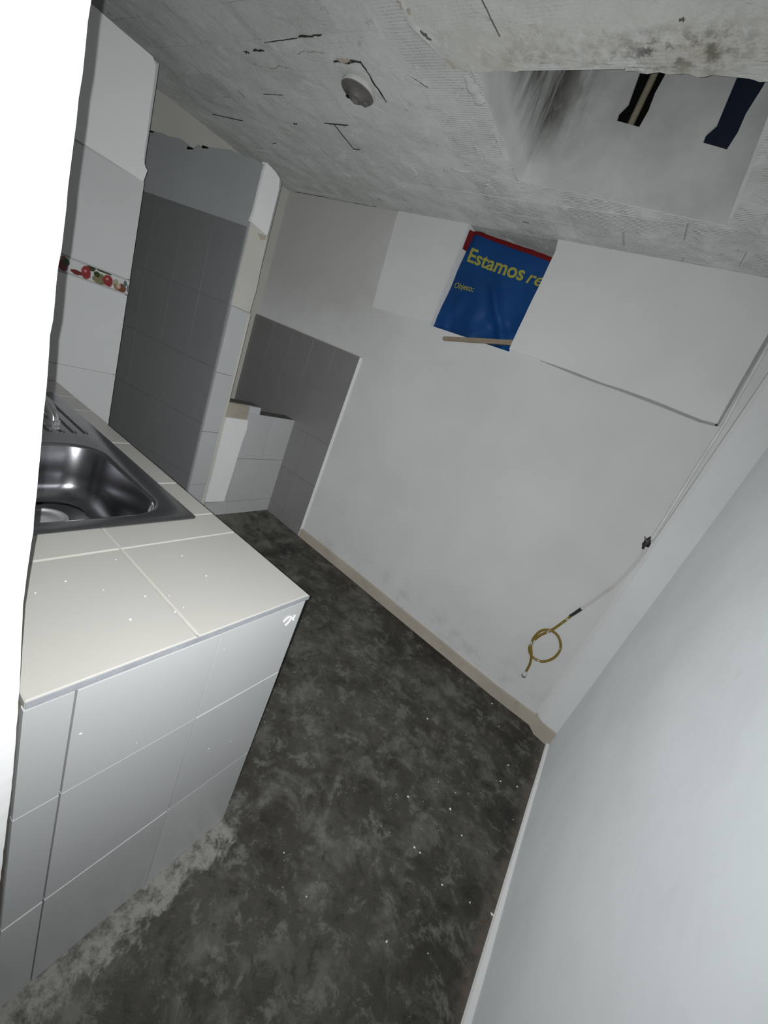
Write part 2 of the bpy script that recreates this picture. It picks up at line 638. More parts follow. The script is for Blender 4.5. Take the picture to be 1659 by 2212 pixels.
ceiling = poly_mesh('ceiling', minus_hole([(-2.98, -1.75), (0.5, -1.75), (0.5, 2.5), (-2.98, 2.5)]), ZC + 0.005, ZC + 0.13, SKIM)
tag(ceiling, 'rough painted ceiling of clay blocks', 'ceiling', 'structure')
row = 0
y0 = 1.176 - 0.128 * 6
while y0 < 2.118:
    y1 = min(y0 + 0.128, 2.13)
    x = -1.125 - 0.43 * 5 + (0.0 if row % 2 else 0.215) + random.uniform(-.015, .015)
    while x < 0.40:
        x2 = x + 0.43
        g = [random.choice((0.0, 0.0, 0.0008, 0.002, 0.004)) for _ in range(4)]
        poly = [(max(x, -2.88) + g[0], y0 + g[1]), (min(x2, 0.40) - g[2], y0 + g[1]), (min(x2, 0.40) - g[2], y1 - g[3]), (max(x, -2.88) + g[0], y1 - g[3])]
        dz = random.uniform(-0.0025, 0.002)
        parts = [poly]
        if 1.17 < y0 < 1.62:                    # short ridged blocks beside the shaft
            parts = [clip(poly, lambda p: -1.127 - p[0]), clip(clip(poly, lambda p: p[0] + 1.123), lambda p: (p[1] - y0 - 0.0025) if p[0] < -0.85 else 1)]
        if poly[1][0] - poly[0][0] > 0.02:
            for q in [h for pp in parts if len(pp) > 2 for h in minus_hole(pp)]:
                if not (q[0][0] > -1.0 and max(p[1] for p in q) < 1.19):
                    poly_mesh('ceiling_block', [q], ZC + dz, ZC + 0.012, CLAY, ceiling)
        x = x2
    y0 += 0.128
    row += 1
# lower plaster panel in front of the shaft, with a ragged edge
k = 0.9765
edge = [(-1.085, -1.7), (-1.075, 0.2), (-1.06, 0.7), (-1.045, 0.93), (-1.03, 0.985), (-1.045, 1.02), (-1.02, 1.06), (-1.01, 1.10),
        (-0.985, 1.145), (-0.965, 1.176), (-0.93, 1.186), (-0.90, 1.184), (-0.85, 1.190), (-0.80, 1.186), (-0.765, 1.192), (-0.73, 1.183),
        (-0.683, 1.170), (-0.64, 1.173), (-0.592, 1.183), (-0.56, 1.186), (-0.52, 1.180), (-0.47, 1.188), (-0.44, 1.199), (-0.40, 1.203),
        (-0.35, 1.203), (-0.30, 1.210), (-0.26, 1.206), (-0.22, 1.220), (-0.18, 1.224), (-0.10, 1.235), (0.02, 1.25), (0.20, 1.26), (0.40, 1.27)]
dense = []
for a, b in zip(edge[:-1], edge[1:]):
    L = math.hypot(b[0] - a[0], b[1] - a[1])
    n = max(1, int(L / 0.012)) if a[1] > 0.6 else 6
    for i in range(n):
        t = i / n
        x, y = a[0] + (b[0] - a[0]) * t, a[1] + (b[1] - a[1]) * t
        dense.append(((x + 0.008 * nz(x * 40, y * 40, 1)) * k, (y + 0.011 * nz(x * 26, y * 26, 5)) * k))
poly = dense + [(0.40, 1.24), (0.40, -1.7)]
n = len(poly)
v = [(p[0], p[1], ZC - 0.020 + 0.003 * nz(p[0] * 30, p[1] * 30, 9)) for p in poly] + [(p[0] * 1.0, p[1] + 0.004, ZC + 0.06) for p in poly]
f = [tuple(range(n - 1, -1, -1)), tuple(range(n, 2 * n))] + [(i, (i + 1) % n, n + (i + 1) % n, n + i) for i in range(n)]
pyd('plaster_panel', v, f, MOLDY, ceiling)


def crack(a, b, w, parent, z=ZC - 0.0016, seg=7, mat=BLACK):
    a, b = Vector((*a, 0)), Vector((*b, 0))
    d = (b - a).normalized()
    s = Vector((-d.y, d.x, 0))
    L, Rr = [], []
    for i in range(seg + 1):
        t = i / seg
        c = a.lerp(b, t) + s * random.uniform(-w, w) * 0.5
        ww = w * (0.25 + random.random()) * (0.4 if i in (0, seg) else 1) * 0.5
        L.append(c + s * ww)
        Rr.append(c - s * ww)
    pl = [(p.x, p.y) for p in L] + [(p.x, p.y) for p in reversed(Rr)]
    return poly_mesh('crack', [pl], z, z + 0.003, mat, parent)


for a, b, w in [((-1.511, 1.048), (-1.401, 1.049), .010), ((-1.70, 1.058), (-1.52, 1.052), .003), ((-1.862, 1.089), (-1.835, 1.089), .016),
                ((-1.80, 1.083), (-1.74, 1.090), .014), ((-1.99, 1.281), (-1.86, 1.285), .006), ((-1.66, 1.31), (-1.56, 1.315), .006),
                ((-1.76, 1.435), (-1.615, 1.439), .006), ((-1.70, 1.41), (-1.71, 1.59), .004), ((-1.71, 1.59), (-1.67, 1.59), .006),
                ((-2.346, 1.618), (-2.28, 1.60), .008), ((-2.148, 1.26), (-2.155, 1.40), .004), ((-1.98, 1.452), (-1.955, 1.45), .010),
                ((-1.14, 1.20), (-1.09, 1.245), .006), ((-2.70, 2.112), (-2.35, 2.112), .012), ((-2.36, 2.114), (-1.95, 2.114), .007),
                ((-0.985, 1.83), (-0.935, 1.875), .012), ((-0.955, 1.99), (-0.915, 2.0), .012), ((0.02, 1.95), (0.04, 1.955), .02),
                ((-2.6, 1.42), (-2.38, 1.455), .004), ((-2.33, 1.30), (-2.2, 1.31), .004)]:
    crack(a, b, w * 0.5, ceiling, mat=DARKC)

# smears and beads of plaster standing proud of the blocks
def smear(pts, r):
    o = tube('plaster_smear', [(x, y, z_) for x, y, z_ in pts], lambda t: r * (0.55 + 0.45 * math.sin(9 * t + len(pts)) ** 2) * (0.3 + min(1, 5 * t, 5 * (1 - t))), SMEAR, ceiling, 8, 5)
    for q in o.data.vertices:
        q.co.z = ZC + 0.0015 + (q.co.z - ZC) * 0.35 + 0.002 * nz(q.co.x * 60, q.co.y * 60, 3)
        q.co.x += 0.005 * nz(q.co.x * 50, q.co.y * 50, 8)


pe = [(p[0], p[1], ZC - 0.064) for p in dense if p[1] > 0.55 and p[0] < -0.96]
smear(pe[::4], 0.010)
smear([(-0.935, 1.20, ZC), (-0.930, 1.235, ZC), (-0.925, 1.28, ZC), (-0.915, 1.315, ZC)], 0.020)
smear([(-0.96, 1.815, ZC), (-0.93, 1.84, ZC), (-0.91, 1.855, ZC)], 0.012)
smear([(-1.60, 1.10, ZC), (-1.52, 1.09, ZC), (-1.44, 1.105, ZC)], 0.012)
smear([(-1.86, 1.14, ZC), (-1.80, 1.15, ZC), (-1.72, 1.145, ZC), (-1.68, 1.16, ZC)], 0.012)
smear([(-1.90, 1.68, ZC), (-1.95, 1.72, ZC), (-1.96, 1.80, ZC), (-1.90, 1.86, ZC)], 0.013)
smear([(-1.47, 1.63, ZC), (-1.42, 1.70, ZC), (-1.45, 1.76, ZC)], 0.010)
smear([(-1.20, 1.66, ZC), (-1.10, 1.67, ZC), (-1.02, 1.66, ZC), (-0.95, 1.675, ZC)], 0.008)
smear([(-1.46, 1.30, ZC), (-1.40, 1.335, ZC), (-1.36, 1.36, ZC)], 0.008)
smear([(-0.70, 1.93, ZC), (-0.60, 1.94, ZC), (-0.5, 1.95, ZC)], 0.007)

for a, b, w in [((-1.022, 0.95), (-1.000, 0.985), .012), ((-0.995, 1.03), (-0.975, 1.06), .010), ((-0.955, 1.115), (-0.938, 1.15), .012), ((-0.79, 0.93), (-0.765, 1.06), .002), ((-0.20, 1.07), (-0.190, 1.072), .008), ((-0.36, 1.045), (-0.35, 1.047), .008)]:
    crack(a, b, w, ceiling, ZC - 0.0235, 6, MORTAR if w > .011 else GROUT_D)

# shaft above the hole
SZ1 = 3.1
pu = [(-0.642, -0.560, 2.480, 2.78), (-0.347, -0.271, 2.457, 2.74)]      # two slots in the rear wall


def ragged_rect(x0, x1, z0, z1):
    return [(x0, z0), (x1, z0 - 0.008), (x1 + .004, z0 + .04), (x1 - 0.002, z0 + .09), (x1 + .003, z0 + .16), (x1, z1), (x0, z1), (x0 - .006, z0 + .2), (x0 + .006, z0 + .10), (x0 + .012, z0 + .055), (x0 - .004, z0 + .025)]


def shaft_rear():
    bm = bmesh.new()
    outer = [(HX0 - 0.02, ZC + 0.0035), (HX1 + 0.02, ZC + 0.0035), (HX1 + 0.02, SZ1), (HX0 - 0.02, SZ1)]
    loops = [outer] + [ragged_rect(*s) for s in pu]
    edges = []
    for L in loops:
        vs = [bm.verts.new((x, rear(x) - 0.006, z)) for x, z in L]
        for i in range(len(vs)):
            edges.append(bm.edges.new((vs[i], vs[(i + 1) % len(vs)])))
    bmesh.ops.triangle_fill(bm, use_beauty=True, use_dissolve=False, edges=edges)
    ret = bmesh.ops.extrude_face_region(bm, geom=list(bm.faces))
    bmesh.ops.translate(bm, vec=(0, 0.012, 0), verts=[g for g in ret['geom'] if isinstance(g, bmesh.types.BMVert)])
    bmesh.ops.recalc_face_normals(bm, faces=bm.faces)
    me = bpy.data.meshes.new('wall_shaft')
    bm.to_mesh(me)
    bm.free()
    return link('wall_shaft', me, SHAFT)


shaft = shaft_rear()
tag(shaft, 'stained plaster walls of the open shaft above the ceiling', 'shaft wall', 'structure')
boxes('shaft_side', [((HX0 - 0.004, HY0 - 0.02, ZC - 0.0015), (HX0 + 0.006, 1.69, SZ1))], SHAFT, shaft)
boxes('shaft_side', [((HX1 - 0.006, HY0 - 0.02, ZC - 0.0015), (HX1 + 0.004, 1.80, SZ1))], SHAFT, shaft)
boxes('shaft_side', [((HX0 - 0.004, HY0 - 0.03, ZC + 0.065), (HX1 + 0.004, HY0 - 0.006, SZ1))], SHAFT, shaft)
boxes('shaft_roof', [((HX0 - 0.1, HY0 - 0.12, SZ1), (HX1 + 0.1, 2.1, SZ1 + 0.1))], SHAFT, shaft)
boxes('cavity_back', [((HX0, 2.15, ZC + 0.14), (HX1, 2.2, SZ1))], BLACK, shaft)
o = tube('shaft_pipe', [(-0.610, rear(-0.59) + 0.05, 2.40), (-0.612, rear(-0.59) + 0.05, 3.05)], 0.0125, PIPE_Y)
tag(o, 'yellowed pipe running up inside the dark slot of the ceiling shaft', 'pipe')
o = boxes('navy_sheet', [((-0.42, rear(-.31) + 0.050, 2.40), (-0.20, rear(-.31) + 0.058, 2.9))], NAVY)
tag(o, 'dark navy plastic sheet behind the right slot of the ceiling shaft', 'plastic sheet')

# ------------------------------------------------------------------ back wall with the open square under the ceiling
WX0, WX1, WZ = -1.298, -0.790, 1.727
def mat_back():
    t = NT('back_wall_paint')
    x, y, z = t.sep()
    c = t.mix(t.ramp(t.noise(3.0, 2), 0.35, 0.7), (0.675, 0.678, 0.672), (0.635, 0.637, 0.632))
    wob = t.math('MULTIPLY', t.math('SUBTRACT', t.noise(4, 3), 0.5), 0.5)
    upleft = t.math('MULTIPLY', t.ramp(t.math('ADD', x, wob), -1.45, -1.85), t.ramp(t.math('ADD', z, wob), 1.40, 1.75))
    c = t.mix(upleft, c, (0.55, 0.548, 0.53))                      # greyer tone blended in towards the upper left
    damp = t.math('MULTIPLY', t.ramp(z, 0.32, 0.12), t.ramp(t.noise(12, 4, 0.7), 0.48, 0.66, 0, 0.35))
    c = t.mix(damp, c, (0.36, 0.35, 0.33))
    t.bump(t.noise(8, 3, 0.65), 0.25, 0.008)
    return t.out(c, 0.85, spec=0.2, drough=0.7)


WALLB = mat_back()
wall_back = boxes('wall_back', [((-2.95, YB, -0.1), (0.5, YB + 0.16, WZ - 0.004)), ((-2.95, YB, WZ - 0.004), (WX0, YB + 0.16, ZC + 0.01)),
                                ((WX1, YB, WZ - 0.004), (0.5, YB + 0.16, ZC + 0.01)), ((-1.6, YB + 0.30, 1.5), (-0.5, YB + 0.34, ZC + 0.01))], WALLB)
tag(wall_back, 'white painted plaster wall across the back of the room', 'wall', 'structure')


def ragged(poly, amp, step, seed):
    out = []
    n = len(poly)
    for i in range(n):
        a, b = poly[i], poly[(i + 1) % n]
        L = math.hypot(b[0] - a[0], b[1] - a[1])
        m = max(1, int(L / step))
        for j in range(m):
            t = j / m
            x, z = a[0] + (b[0] - a[0]) * t, a[1] + (b[1] - a[1]) * t
            out.append((x + amp * nz(x * 9, z * 9, seed), z + amp * nz(x * 9, z * 9, seed + 7)))
    return out


prism('plaster_panel', ragged([(-1.735, 1.716), (-1.50, 1.722), (WX0, 1.735), (WX0, ZC + .002), (-1.785, ZC + .002)], 0.006, 0.05, 3), 1, YB - 0.010, YB + 0.02, WHITE, wall_back)
prism('plaster_panel', ragged([(WX1, 1.732), (-0.60, 1.728), (-0.44, 1.728), (-0.30, 1.722), (-0.1, 1.722), (0.12, 1.708), (0.172, 1.715), (0.150, 2.0), (0.135, ZC + .002), (-0.80, ZC + .002), (-0.785, 2.20)], 0.004, 0.05, 11), 1, YB - 0.018, YB + 0.02, WHITE, wall_back)

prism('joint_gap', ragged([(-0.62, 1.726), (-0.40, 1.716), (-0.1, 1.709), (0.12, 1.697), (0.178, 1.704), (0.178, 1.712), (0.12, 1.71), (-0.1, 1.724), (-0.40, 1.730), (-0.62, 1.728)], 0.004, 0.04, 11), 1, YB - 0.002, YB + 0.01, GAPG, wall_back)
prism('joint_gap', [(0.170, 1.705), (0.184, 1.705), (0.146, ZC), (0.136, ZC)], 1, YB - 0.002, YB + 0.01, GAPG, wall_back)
prism('joint_gap', [(0.2265, 1.16), (0.2325, 1.16), (0.222, 2.24), (0.217, 2.24)], 1, YB - 0.002, YB + 0.01, GAPG, wall_back)
# tiled panel on the back wall
bed = boxes('tile_bed', [((-2.86, YB - 0.014, -0.02), (-1.682, YB + 0.01, 1.417))], GROUT, wall_back)
boxes('tile_edge', [((-1.689, YB - 0.0195, 0.0), (-1.680, YB + 0.005, 1.414))], BRIGHT, wall_back)
TX = [-2.86, -2.755, -2.543, -2.331, -2.119, -1.907, -1.690]
TZ = [-0.06, 0.165, 0.477, 0.795, 1.105, 1.411]
tiles(wall_back, (0, YB - 0.012, 0), (1, 0, 0), (0, 0, 1), TX, TZ, 0.006, TILE_B, 0.0014)

# beige mortar skirting
prism('mortar_skirting', ragged([(-1.682, -0.05), (0.245, -0.05), (0.245, 0.070), (0.0, 0.066), (-0.5, 0.085), (-1.1, 0.112), (-1.682, 0.128)], 0.004, 0.06, 21), 1, YB - 0.020, YB + 0.01, MORTAR)
bb = bpy.data.objects['mortar_skirting']
bb.name = 'baseboard_back'
bb.data.name = 'baseboard_back'
tag(bb, 'beige mortar skirting strip along the foot of the back wall', 'skirting', 'structure')

# ------------------------------------------------------------------ right wall, rounded corner chase
def xr(y):
    return 0.3735 - 0.0085 * (y + 0.2) if y > 0 else 0.3735


wv, wf = [], []
gy = [-1.75 + 3.95 * i / 50 for i in range(51)]
gz = [-0.05 + 2.35 * i / 30 for i in range(31)]
for z in gz:
    for y in gy:
        wv.append((xr(y) + 0.004 * nz(y * 1.6, z * 1.6, 4), y, z))
for j in range(30):
    for i in range(50):
        wf.append((j * 51 + i, j * 51 + i + 1, (j + 1) * 51 + i + 1, (j + 1) * 51 + i))
nb = len(wv)
wv += [(0.5, -1.75, -0.05), (0.5, 2.2, -0.05), (0.5, 2.2, 2.3), (0.5, -1.75, 2.3)]
wf += [(nb, nb + 1, nb + 2, nb + 3)]
wall_right = pyd('wall_right', wv, wf, RIGHT_PAINT, None, True)
tag(wall_right, 'pale blue-white painted plaster wall on the right', 'wall', 'structure')
br = boxes('baseboard_right', [((0.350, -1.7, -0.02), (0.385, 2.06, 0.016))], BRIGHT)
for vtx in br.data.vertices:
    vtx.co.x += (xr(vtx.co.y) - 0.366)
    if vtx.co.z > 0 and vtx.co.x < 0.36:
        vtx.co.x += 0.006
tag(br, 'thin white ledge along the foot of the right wall', 'skirting', 'structure')

prof = [(0.236, 2.15), (0.237, 2.128), (0.250, 2.100), (0.264, 2.084), (0.280, 2.076), (0.296, 2.074), (0.32, 2.073), (0.37, 2.072), (0.37, 2.15)]
cv, cf = [], []
zz = [0.085 + (ZC - 0.085) * i / 24 for i in range(25)]
for z in zz:
    lean = -0.020 * (z / 2.2)
    for i, (x, y) in enumerate(prof):
        cv.append((x + lean * (1 - i / (len(prof) - 1)) + 0.0015 * nz(x * 20, z * 6, 2), y + 0.002 * nz(x * 9, z * 5, 8), z))
m = len(prof)
for j in range(24):
    for i in range(m - 1):
        cf.append((j * m + i, j * m + i + 1, (j + 1) * m + i + 1, (j + 1) * m + i))
cf += [tuple(range(m)), tuple(range(24 * m, 25 * m))]
CHASE = mat_paint('chase_paint', (0.74, 0.75, 0.75), 0.05, 0.3)
trim1 = pyd('trim_1', cv, cf, CHASE, None, True)
sharp(trim1, 14)
tag(trim1, 'rounded white plaster pipe chase in the far right corner', 'pipe chase', 'structure')
prism('mortar_foot', [(0.236, 2.15), (0.238, 2.108), (0.250, 2.092), (0.275, 2.066), (0.37, 2.052), (0.37, 2.15)], 2, -0.03, 0.083, MORTAR, trim1)

# ------------------------------------------------------------------ near wall: blown out by the flash, its end beside the lens
ex = [(-0.05, -0.452), (0.30, -0.456), (0.46, -0.455), (0.60, -0.449), (0.70, -0.444), (0.80, -0.446), (0.863, -0.4475), (0.93, -0.453), (1.0, -0.461), (1.05, -0.458),
      (1.11, -0.4525), (1.16, -0.4515), (1.21, -0.4525), (1.28, -0.452), (1.315, -0.454), (1.338, -0.4495), (1.366, -0.4525), (1.391, -0.447), (1.444, -0.445), (1.498, -0.441), (1.547, -0.437), (1.8, -0.432), (2.3, -0.43)]


def exz(z):
    for (a, x0), (b, x1) in zip(ex[:-1], ex[1:]):
        if a <= z <= b:
            t = (z - a) / (b - a)
            return x0 + (x1 - x0) * t
    return ex[-1][1]


nzs = [-0.05 + 2.35 * i / 160 for i in range(161)]
nys = [-1.72, -1.2, -0.8, -0.5, -0.3, -0.2, -0.1, -0.05, 0.0, 0.03, 0.06, 0.09, 0.11, 0.125, 0.137, 0.144, 0.147]
nv, nf = [], []
for z in nzs:
    for y in nys:
        rough = 0.0028 * nz(y * 30, z * 30, 3) + 0.0015 * nz(y * 90, z * 90, 6)
        rnd = 0.0 if y < 0.144 else (-0.002 if y < 0.146 else -0.005)
        nv.append((exz(z) + rough * (1 if y < 0.14 else 0.4) + rnd * 0.6, y + (0.0008 * nz(z * 40, 1, 1) if y > 0.14 else 0), z))
c = len(nys)
for j in range(160):
    for i in range(c - 1):
        nf.append((j * c + i, j * c + i + 1, (j + 1) * c + i + 1, (j + 1) * c + i))
# face behind the counter (towards the back wall) and the rest of the block
b = len(nv)
for z in nzs:
    nv.append((-2.95, 0.147, z))
for j in range(160):
    nf.append((j * c + c - 1, b + j, b + j + 1, (j + 1) * c + c - 1))
wall_near = pyd('wall_near', nv, nf, WHITE_ROUGH, None, True)
sharp(wall_near, 50)
tag(wall_near, 'rough white plaster wall end at the left, close beside the counter', 'wall', 'structure')
wall_entry = boxes('wall_entry', [((-0.6, -1.85, -0.05), (0.5, -1.75, 2.3))], WHITE)
tag(wall_entry, 'plain white wall closing the passage behind the viewer', 'wall', 'structure')

# ------------------------------------------------------------------ left wall, tiled wall with the fruit border, partition, low wall
wall_left = prism('wall_left', [(-2.97, 0.1), (-2.774, 2.14), (-2.98, 2.14), (-2.98, 0.1)], 2, -0.05, ZC + 0.02, CREAM)
tag(wall_left, 'cream plaster wall at the far left behind the partition', 'wall', 'structure')

XF = -1.98
wall_tiled = boxes('wall_tiled', [((XF - 0.12, 0.14, -0.05), (XF - 0.008, 0.874, 2.059))], GREYP)
tag(wall_tiled, 'white wall with fruit-print border tiles at the far end of the sink counter', 'wall', 'structure')
prism('painted_top', ragged([(0.15, 1.700), (0.69, 1.700), (0.876, 1.692), (0.884, 1.735), (0.876, 1.742), (0.866, 1.76), (0.862, 2.045), (0.850, 2.061), (0.15, 2.061)], 0.0025, 0.03, 31), 0, XF - 0.02, XF - 0.0015, BRIGHT, wall_tiled)
UY, UZ = (0, 1, 0), (0, 0, 1)
YT = [0.16, 0.40, 0.62, 0.880]
tiles(wall_tiled, (XF - 0.010, 0, 0), UY, UZ, [0.16, 0.385, 0.881], [-0.02, 0.27, 0.60, 0.935, 1.275], 0.008, TILE_F, 0.0025)
tiles(wall_tiled, (XF - 0.010, 0, 0), UY, UZ, [0.16, 0.385, 0.881], [1.337, 1.694], 0.008, TILE_F, 0.002)
BW, BH = 0.240, 0.058
BORDER = mat_border(BW, BH)
for yy in (0.16, 0.401, 0.642):
    tile(wall_tiled, (XF - 0.010, yy, 1.277), UY, UZ, BW - 0.001, BH, 0.008, BORDER, 'border_tile')

# partition: a slightly slanted stub wall that stops short of the ceiling
ang = math.radians(11)
dx = Vector((-math.cos(ang), -math.sin(ang), 0))
A = Vector((-2.06, 1.400, 0))
B = A + dx * 0.86
T = 0.115
top_pts = [(0.0, 2.050), (0.06, 2.062), (0.12, 2.058), (0.22, 2.070), (0.30, 2.062), (0.40, 2.052), (0.435, 2.054), (0.47, 2.030), (0.50, 2.040), (0.56, 2.058), (0.64, 2.054), (0.70, 2.060), (0.80, 2.058), (0.86, 2.06)]
pv, pf = [], []
for s, z in top_pts:
    p = A + dx * s
    q = Vector((p.x, 1.400 + T + (0.012 if s == 0 else 0) + 0.0 * s, 0))
    pv += [(p.x, p.y, -0.05), (p.x, p.y, z), (q.x, q.y, z - 0.004), (q.x, q.y, -0.05)]
for i in range(len(top_pts) - 1):
    a, b = 4 * i, 4 * (i + 1)
    pf += [(a, b, b + 1, a + 1), (a + 1, b + 1, b + 2, a + 2), (a + 2, b + 2, b + 3, a + 3)]
pf += [(0, 1, 2, 3), (len(pv) - 4, len(pv) - 1, len(pv) - 2, len(pv) - 3)]
PARTP = mat_paint('grey_partition_paint', (0.395, 0.412, 0.415), 0.08, 0.4)
wall_part = pyd('wall_partition', pv, pf, PARTP)
tag(wall_part, 'white and grey stub partition with a ragged top in the far left corner', 'partition wall', 'structure')
for s0, s1, zz0 in ((0.46, 0.50, 2.046), (0.36, 0.40, 2.068), (0.76, 0.82, 2.070)):
    p0, p1 = A + dx * s0, A + dx * s1
    pyd('gap', [(p0.x, p0.y - .003, zz0 - .020), (p1.x, p1.y - .003, zz0 - .026), (p1.x, p1.y - .003, zz0 - .012), (p0.x, p0.y - .003, zz0 - .014), (p0.x, p0.y + .01, zz0 - .017), (p1.x, p1.y + .01, zz0 - .019)], [(0, 1, 2, 3), (0, 4, 5, 1), (2, 5, 4, 3), (0, 3, 4), (1, 5, 2)], BLACK, wall_part)
# tiles on its long face
nface = Vector((dx.y, -dx.x, 0))          # faces the counter
uxp = -dx                                  # runs towards the room
o0 = B - nface * 0.0
wl = 0.856
tile(wall_part, B + uxp * 0.005 - Vector((0, 0, 0.02)), uxp, UZ, 0.848, 1.79, 0.003, GROUT_D, 'tile_bed')
tiles(wall_part, B, uxp, UZ,
      [wl - 0.215 * 4, wl - 0.215 * 3, wl - 0.215 * 2, wl - 0.215, wl], [-0.02, 0.065, 0.395, 0.727, 1.057, 1.40, 1.775], 0.007, TILE_G, 0.0014)
# end of the partition: fresh paint on top, then plaster and narrow tiles
XP = A.x
prism('painted_top', ragged([(1.398, 1.803), (1.502, 1.789), (1.506, 1.86), (1.508, 2.0), (1.497, 2.045), (1.465, 2.056), (1.408, 2.062), (1.402, 2.03)], 0.003, 0.025, 41), 0, XP - 0.02, XP + 0.016, BRIGHT, wall_part)
tiles(wall_part, (XP, 0, 0), UY, UZ, [1.400, 1.512], [-0.02, 0.333, 0.686, 1.041, 1.40], 0.010, TILE_W, 0.003)
prism('plaster_patch', ragged([(1.404, 1.402), (1.520, 1.402), (1.524, 1.52), (1.520, 1.60), (1.512, 1.785), (1.404, 1.80)], 0.003, 0.03, 43), 0, XP - 0.01, XP + 0.010, CREAM, wall_part)
prism('plaster_patch', ragged([(1.512, -0.02), (1.528, -0.02), (1.530, 1.40), (1.514, 1.40)], 0.003, 0.05, 44), 0, XP - 0.03, XP + 0.008, CREAM, wall_part)
prism('peeling_paint', ragged([(1.45, 1.775), (1.50, 1.785), (1.506, 1.770), (1.48, 1.752)], 0.004, 0.01, 46), 0, XP, XP + 0.014, MORTAR, wall_part)

XL = -2.075
wall_low = boxes('wall_low', [((XL - 0.10, 1.535, -0.05), (XL, 2.125, 0.826)), ((XL - 0.10, 1.535, 0.8), (XL - 0.012, 1.79, 0.876))], MORTAR)
tag(wall_low, 'low tiled half wall with a stepped top beside the back wall', 'half wall', 'structure')
tiles(wall_low, (XL, 0, 0), UY, UZ, [1.700, 1.908, 2.113], [0.185, 0.514, 0.834], 0.008, TILE_W, 0.003)
tiles(wall_low, (XL, 0, 0), UY, UZ, [1.55, 1.73, 1.92, 2.113], [0.0, 0.185], 0.008, TILE_W, 0.003)
tile(wall_low, (XL - 0.012, 1.700, 0.830), UY, UZ, 0.092, 0.048, 0.014, TILE_W)
boxes('cap', [((XL - 0.098, 1.80, 0.824), (XL - 0.002, 2.112, 0.832)), ((XL - 0.098, 1.545, 0.874), (XL - 0.014, 1.785, 0.881))], GROUT_D, wall_low)
prism('plaster_strip', ragged([(1.548, 0.195), (1.690, 0.190), (1.700, 0.5), (1.706, 0.64), (1.712, 0.72), (1.706, 0.785), (1.548, 0.785)], 0.003, 0.04, 51), 0, XL - 0.01, XL + 0.014, BRIGHT, wall_low)
prism('mortar_patch', ragged([(1.548, 0.790), (1.640, 0.800), (1.698, 0.826), (1.698, 0.872), (1.548, 0.876)], 0.003, 0.03, 53), 0, XL - 0.02, XL + 0.006, MORTAR, wall_low)

# ------------------------------------------------------------------ sink counter
ZT = 0.864
counter = empty('sink_counter')
tag(counter, 'cream-topped masonry kitchen counter clad in white tiles', 'counter')
boxes('core', [((-1.972, 0.152, -0.03), (XE - 0.010, 0.664, 0.66)), ((-0.842, 0.152, 0.66), (XE - 0.010, 0.664, ZT - 0.014)),
               ((-1.972, 0.152, 0.66), (-1.79, 0.664, ZT - 0.014)), ((-1.79, 0.600, 0.66), (-0.842, 0.664, ZT - 0.014)),
               ((-1.79, 0.152, 0.66), (-0.842, 0.178, ZT - 0.014))], GROUT, counter)
# end cladding
EY = [0.150, 0.2085, 0.4385, 0.6680]
EZ = [0.002, 0.311, 0.6175, 0.8470]
tiles(counter, (XE - 0.010, 0, 0), UY, UZ, EY, EZ, 0.010, TILE_W, 0.0028)
# front cladding, facing the back wall
tiles(counter, (0, 0.664, 0), (-1, 0, 0), UZ, [-XE + 0.002 + 0.2985 * i for i in range(5)] + [1.972], EZ, 0.007, TILE_W, 0.0036)
# top
TT = 0.013
XJ = [-XE - 0.0, 0.745, 1.043, 1.341, 1.639, 1.937, 1.970]


def top_tile(x0, x1, y0, y1):
    g = 0.0015
    tile(counter, (x0 + g, y0 + g, ZT - TT), (1, 0, 0), UY, x1 - x0 - 2 * g, y1 - y0 - 2 * g, TT, TILE_C, 'top_tile', 0.002)


top_tile(-0.745, XE + 0.002, 0.388, 0.672)
top_tile(-0.745, XE + 0.002, 0.150, 0.388)
top_tile(-0.850, -0.745, 0.388, 0.672)
top_tile(-0.850, -0.745, 0.150, 0.388)
for a, b in ((-1.043, -0.850), (-1.341, -1.043), (-1.639, -1.341), (-1.785, -1.639)):
    top_tile(a, b, 0.596, 0.672)
    top_tile(a, b, 0.150, 0.182)
top_tile(-1.970, -1.785, 0.388, 0.672)
top_tile(-1.970, -1.785, 0.150, 0.388)
boxes('grout_bed', [((-0.842, 0.152, ZT - 0.014), (XE - 0.008, 0.668, ZT - 0.0028)), ((-1.79, 0.604, ZT - 0.014), (-0.842, 0.668, ZT - 0.0028)),
                    ((-1.965, 0.152, ZT - 0.014), (-1.79, 0.668, ZT - 0.0028))], GROUT_W, counter)
boxes('edge_trim', [((XE + 0.0012, 0.152, ZT - 0.0125), (XE + 0.0030, 0.671, ZT - 0.0012))], TRIM, counter)
sv_, sf_ = [], []
for _ in range(16):
    top = random.random() < 0.7
    r = random.uniform(0.0007, 0.0018)
    if top:
        c0, e1_, e2_, e3_ = Vector((random.uniform(-0.74, -0.46), random.uniform(0.2, 0.66), ZT + 0.0002)), Vector((1, 0, 0)), Vector((0, 1, 0)), Vector((0, 0, 1))
    else:
        c0, e1_, e2_, e3_ = Vector((XE + 0.0004, random.uniform(0.22, 0.65), random.uniform(0.3, 0.83))), Vector((0, 1, 0)), Vector((0, 0, 1)), Vector((1, 0, 0))
    b0 = len(sv_)
    st = random.uniform(0.6, 1.8)
    for kk in (0, 1):
        for i in range(6):
            a = math.pi / 3 * i
            sv_.append(c0 + (e1_ * math.cos(a) * st + e2_ * math.sin(a)) * r * (1 - 0.3 * kk) + e3_ * 0.0008 * kk)
    sf_ += [tuple(b0 + 6 + i for i in range(6))] + [(b0 + i, b0 + (i + 1) % 6, b0 + 6 + (i + 1) % 6, b0 + 6 + i) for i in range(6)]
